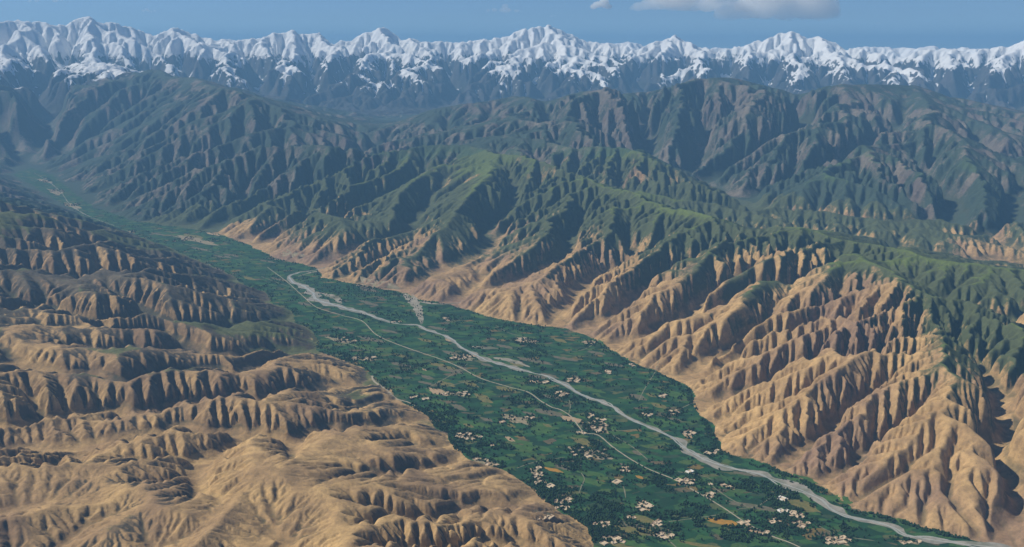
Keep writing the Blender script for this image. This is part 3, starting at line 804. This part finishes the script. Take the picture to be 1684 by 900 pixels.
# thin rows between fields, parallel to the field grid
ca, sa = math.cos(math.radians(-38)), math.sin(math.radians(-38))
rx = gx_*ca - gy_*sa + 40*noise(gx_/400, gy_/400, 7); ry = gx_*sa + gy_*ca + 40*noise(gx_/400, gy_/400, 9)
row = (np.abs((ry/84) % 1 - .5) > .455) & (noise(rx/160, np.floor(ry/84)*3.1, 15) > .12) | (np.abs((rx/150) % 1 - .5) > .475) & (noise(np.floor(rx/150)*2.7, ry/120, 17) > .2)
dens = .85*np.clip((g1*.8 + g2*.6 - .20)*3, 0, 1) + .75*row + .9*np.clip(1-ed/np.where(lf_, 110, 60), 0, 1)*(g1 > -.25)
wood = np.exp(-(((uu-565)/38)**2 + ((vv-590)/14)**2)) + np.exp(-(((uu-680)/40)**2 + ((vv-690)/12)**2)) + np.exp(-(((uu-900)/40)**2 + ((vv-815)/22)**2))*.8 + np.exp(-(((uu-1000)/30)**2 + ((vv-878)/20)**2))*.6 + np.exp(-(((uu-600)/90)**2 + ((vv-478)/10)**2))*.7 + np.exp(-(((uu-1280)/26)**2 + ((vv-865)/22)**2))*.6 + np.exp(-(((uu-740)/70)**2 + ((vv-712)/5)**2))*.8
dens = np.maximum(dens, 1.2*wood)
lines_px = [RIV_A, RIV_B, ROAD]
dl = np.full(gx_.shape, 1e9)
for L_ in lines_px[:2]: dl = np.minimum(dl, poly_dist(gx_, gy_, catmull([at(*p)[:2] for p in L_], 120).tolist()) - 30)
dl = np.minimum(dl, poly_dist(gx_, gy_, [at(*p)[:2] for p in ROAD]) + 6)
keep = (rg.random(len(gx_)) < dens*.5) & (dl > 26)
cand += list(zip(gx_[keep].tolist(), gy_[keep].tolist()))
cand = np.array(cand); cand = cand[inside(cand[:, 0], cand[:, 1], valley_poly)]
dl = np.minimum(poly_dist(cand[:, 0], cand[:, 1], catmull([at(*p)[:2] for p in RIV_B], 120).tolist()) - 30, 1e9); cand = cand[dl > 20]
FP = np.array([at(*p)[:2] for p in [(1190,859),(1172,862),(1208,857),(910,773),(900,774),(918,773),(1060,855),(1050,852),(1070,857),(1035,872),(1052,785),(942,690),(722,645),(1320,832),(1308,828),(1334,840),(960,728)]])
okk = np.ones(len(cand), bool)
for a_, b_ in FP: okk &= np.hypot(cand[:, 0]-a_, cand[:, 1]-b_) > 48
for a_, b_, s_ in placed: okk &= np.hypot(cand[:, 0]-a_, cand[:, 1]-b_) > s_*.68
cand = cand[okk]
# which trees show largest: the nearest ones inside the picture
tz = cand[:, 1]*CP + CAMZ*SP; px_u = 842 + FPX*cand[:, 0]/tz; px_v = 450 - FPX*(cand[:, 1]*SP - CAMZ*CP)/tz
inf = (px_u > 4) & (px_u < 1680) & (px_v > 4) & (px_v < 893)
dd = np.hypot(np.hypot(cand[:, 0], cand[:, 1]), CAMZ) + np.where(inf, 0, 1e6)
order = np.argsort(dd); near, rest = order[:300], order[300:]
rest = rest[dd[rest] < 9e5]
if len(rest) > 60000: rest = rg.choice(rest, 60000, replace=False)
print('trees', len(near), len(rest), time.time()-T0)
# crowns of irregular clumps, tree trunks that taper
crowns = []
for k in range(8):
    Vs, Fs, o = [], [], 0
    for q_ in range(7):
        c_ = np.array([rg.normal(0, 1.9), rg.normal(0, 1.9), 8.5 + rg.normal(0, 2.2)]); s_ = rg.uniform(1.9, 3.6)
        v_ = ICO2[0]*(1 + rg.normal(0, .13, (len(ICO2[0]), 1)))*s_*np.array([1, 1, 1.15]) + c_
        Vs.append(v_); Fs.append(ICO2[1] + o); o += len(v_)
    cm = np_mesh('crown', np.vstack(Vs), np.vstack(Fs), M_leaf, False)
    a_ = np.arange(6)*math.pi/3; tv = np.vstack([np.column_stack([np.cos(a_)*r_, np.sin(a_)*r_, np.full(6, z_)]) for r_, z_ in ((.55, -1.), (.38, 3.), (.2, 8.))])
    tf = np.array([[j*6+i, j*6+(i+1) % 6, (j+1)*6+(i+1) % 6, (j+1)*6+i] for j in (0, 1) for i in range(6)])
    crowns.append((cm, np_mesh('trunk', tv, tf, M_bark, True)))
cl_xy = np.array([at(u, v)[:2] for u, v, *_ in CLUSTERS])
for i in near:
    x, y = cand[i]; j = int(np.argmin(np.hypot(cl_xy[:, 0]-x, cl_xy[:, 1]-y))); k = int(rg.integers(0, 8))
    root = bpy.data.objects.new('tree', None); S.collection.objects.link(root)
    root.location = (x, y, float(hgt(x, y))); root.rotation_euler = (0, 0, rg.uniform(0, 6.28)); sc_ = rg.uniform(.75, 1.35); root.scale = (sc_, sc_, sc_*rg.uniform(.85, 1.3))
    where = CLUSTERS[j][5]
    root['label'] = short(f'dark leafy tree by {where}'); root['category'] = 'tree'; root['group'] = f'trees by {where}'
    add_obj('trunk', crowns[k][1], parent=root); add_obj('crown', crowns[k][0], parent=root)
# the rest of the woods and hedgerows as one mass
nT = len(rest); P_ = cand[rest]; zz = hgt(P_[:, 0], P_[:, 1])
Vs, Fs = [], []; o = 0
for q_ in range(1):
    s_ = rg.uniform(4.2, 8.0, nT)*(1 if q_ == 0 else .7); hh = rg.uniform(1., 1.5, nT)
    jit = 1 + rg.normal(0, .16, (nT, 12, 1))
    v_ = ICO_V[None]*jit*s_[:, None, None]*np.stack([np.ones(nT), np.ones(nT), hh], -1)[:, None]
    c_ = np.column_stack([P_[:, 0] + q_*rg.normal(0, 3.5, nT), P_[:, 1] + q_*rg.normal(0, 3.5, nT), zz + s_*hh*.8 + 1.5])
    Vs.append((v_ + c_[:, None]).reshape(-1, 3)); Fs.append((ICO_F[None] + (np.arange(nT)*12)[:, None, None]).reshape(-1, 3) + o); o += nT*12
add_obj('groves', np_mesh('groves', np.vstack(Vs), np.vstack(Fs), M_leaf, False), 'stuff', 'dark green groves and tree rows between the valley fields')

# ------------------------------------------------------------------ clouds above the snow range
def cloud(label, u, v, wpx, hpx, dist, dens, seed, lumps=40):
    """a heap of puffs over a flat base, merged into one closed skin and filled with vapour"""
    rg = np.random.default_rng(seed); c0 = np.array(at_far(u, v, dist)); k = dist/FPX
    W_, H_ = wpx*k/2, hpx*k/2; V, Fq = ICO2; Vs, Fs, o = [], [], 0
    for q_ in range(lumps):
        a_ = rg.uniform(-1, 1); env_ = (1-a_*a_)**.5*(.75 + .35*math.sin(a_*7+seed)); R_ = H_*rg.uniform(.22, .6)*(.45+.55*env_)
        c_ = np.array([a_*(W_-R_*.6), rg.uniform(-.5, .5)*W_*.5*env_, -H_*.75 + R_*.75 + rg.random()**1.3*max(0, 1.75*H_*env_ - 1.2*R_)])
        v_ = V*(1 + rg.normal(0, .09, (len(V), 1)))*R_*np.array([1.35, 1.3, .95]) + c_
        v_[:, 2] = np.maximum(v_[:, 2], -H_*.85 + .14*H_*np.sin(v_[:, 0]/H_*2.3+seed) + .08*H_*np.sin(v_[:, 0]/H_*7+v_[:, 1]/H_*5))
        Vs.append(v_); Fs.append(Fq + o); o += len(v_)
    cm = bpy.data.materials.new('cloud_vapour'); cm.use_nodes = True; n = cm.node_tree.nodes; n.clear(); l = cm.node_tree.links
    p = n.new('ShaderNodeVolumePrincipled'); p.inputs['Color'].default_value = (1, 1, 1, 1); p.inputs['Density'].default_value = dens; p.inputs['Anisotropy'].default_value = 0.
    o_ = n.new('ShaderNodeOutputMaterial'); l.new(p.outputs[0], o_.inputs['Volume'])
    ob = add_obj('cloud', np_mesh('cloud', np.vstack(Vs), np.vstack(Fs), cm, True), None, label, 'cloud'); ob.location = c0
    rm = ob.modifiers.new('merge', 'REMESH'); rm.mode = 'VOXEL'; rm.voxel_size = max(H_/11, W_/90)
    return ob
cloud('large flat-based white cloud above the snow range, cut by the top edge', 1280, 0, 190, 76, 66000, .0006, 3, 90)
cloud('grey-white left half of the long cloud at the top edge', 1140, -5, 200, 56, 65000, .0006, 4, 80)
cloud('small round puff of cloud left of the long cloud', 989, 5, 36, 26, 66000, .0025, 6, 14)
cloud('thin torn wisp of cloud above the highest peak', 828, 15, 58, 16, 66000, .0006, 7, 16)
cloud('faint small wisp high above the left part of the range', 241, 17, 28, 10, 68000, .0008, 8, 9)
cloud('faint flat cloud scrap at the top left edge', 78, -2, 54, 13, 66000, .0009, 9, 14)
cloud('faint pinkish scrap of cloud right of the long cloud', 1444, 37, 28, 8, 76000, .0005, 10, 9)
cloud('tiny faint scrap of cloud right of the torn wisp', 911, 26, 16, 6, 68000, .0007, 12, 6)
print('done', time.time()-T0)
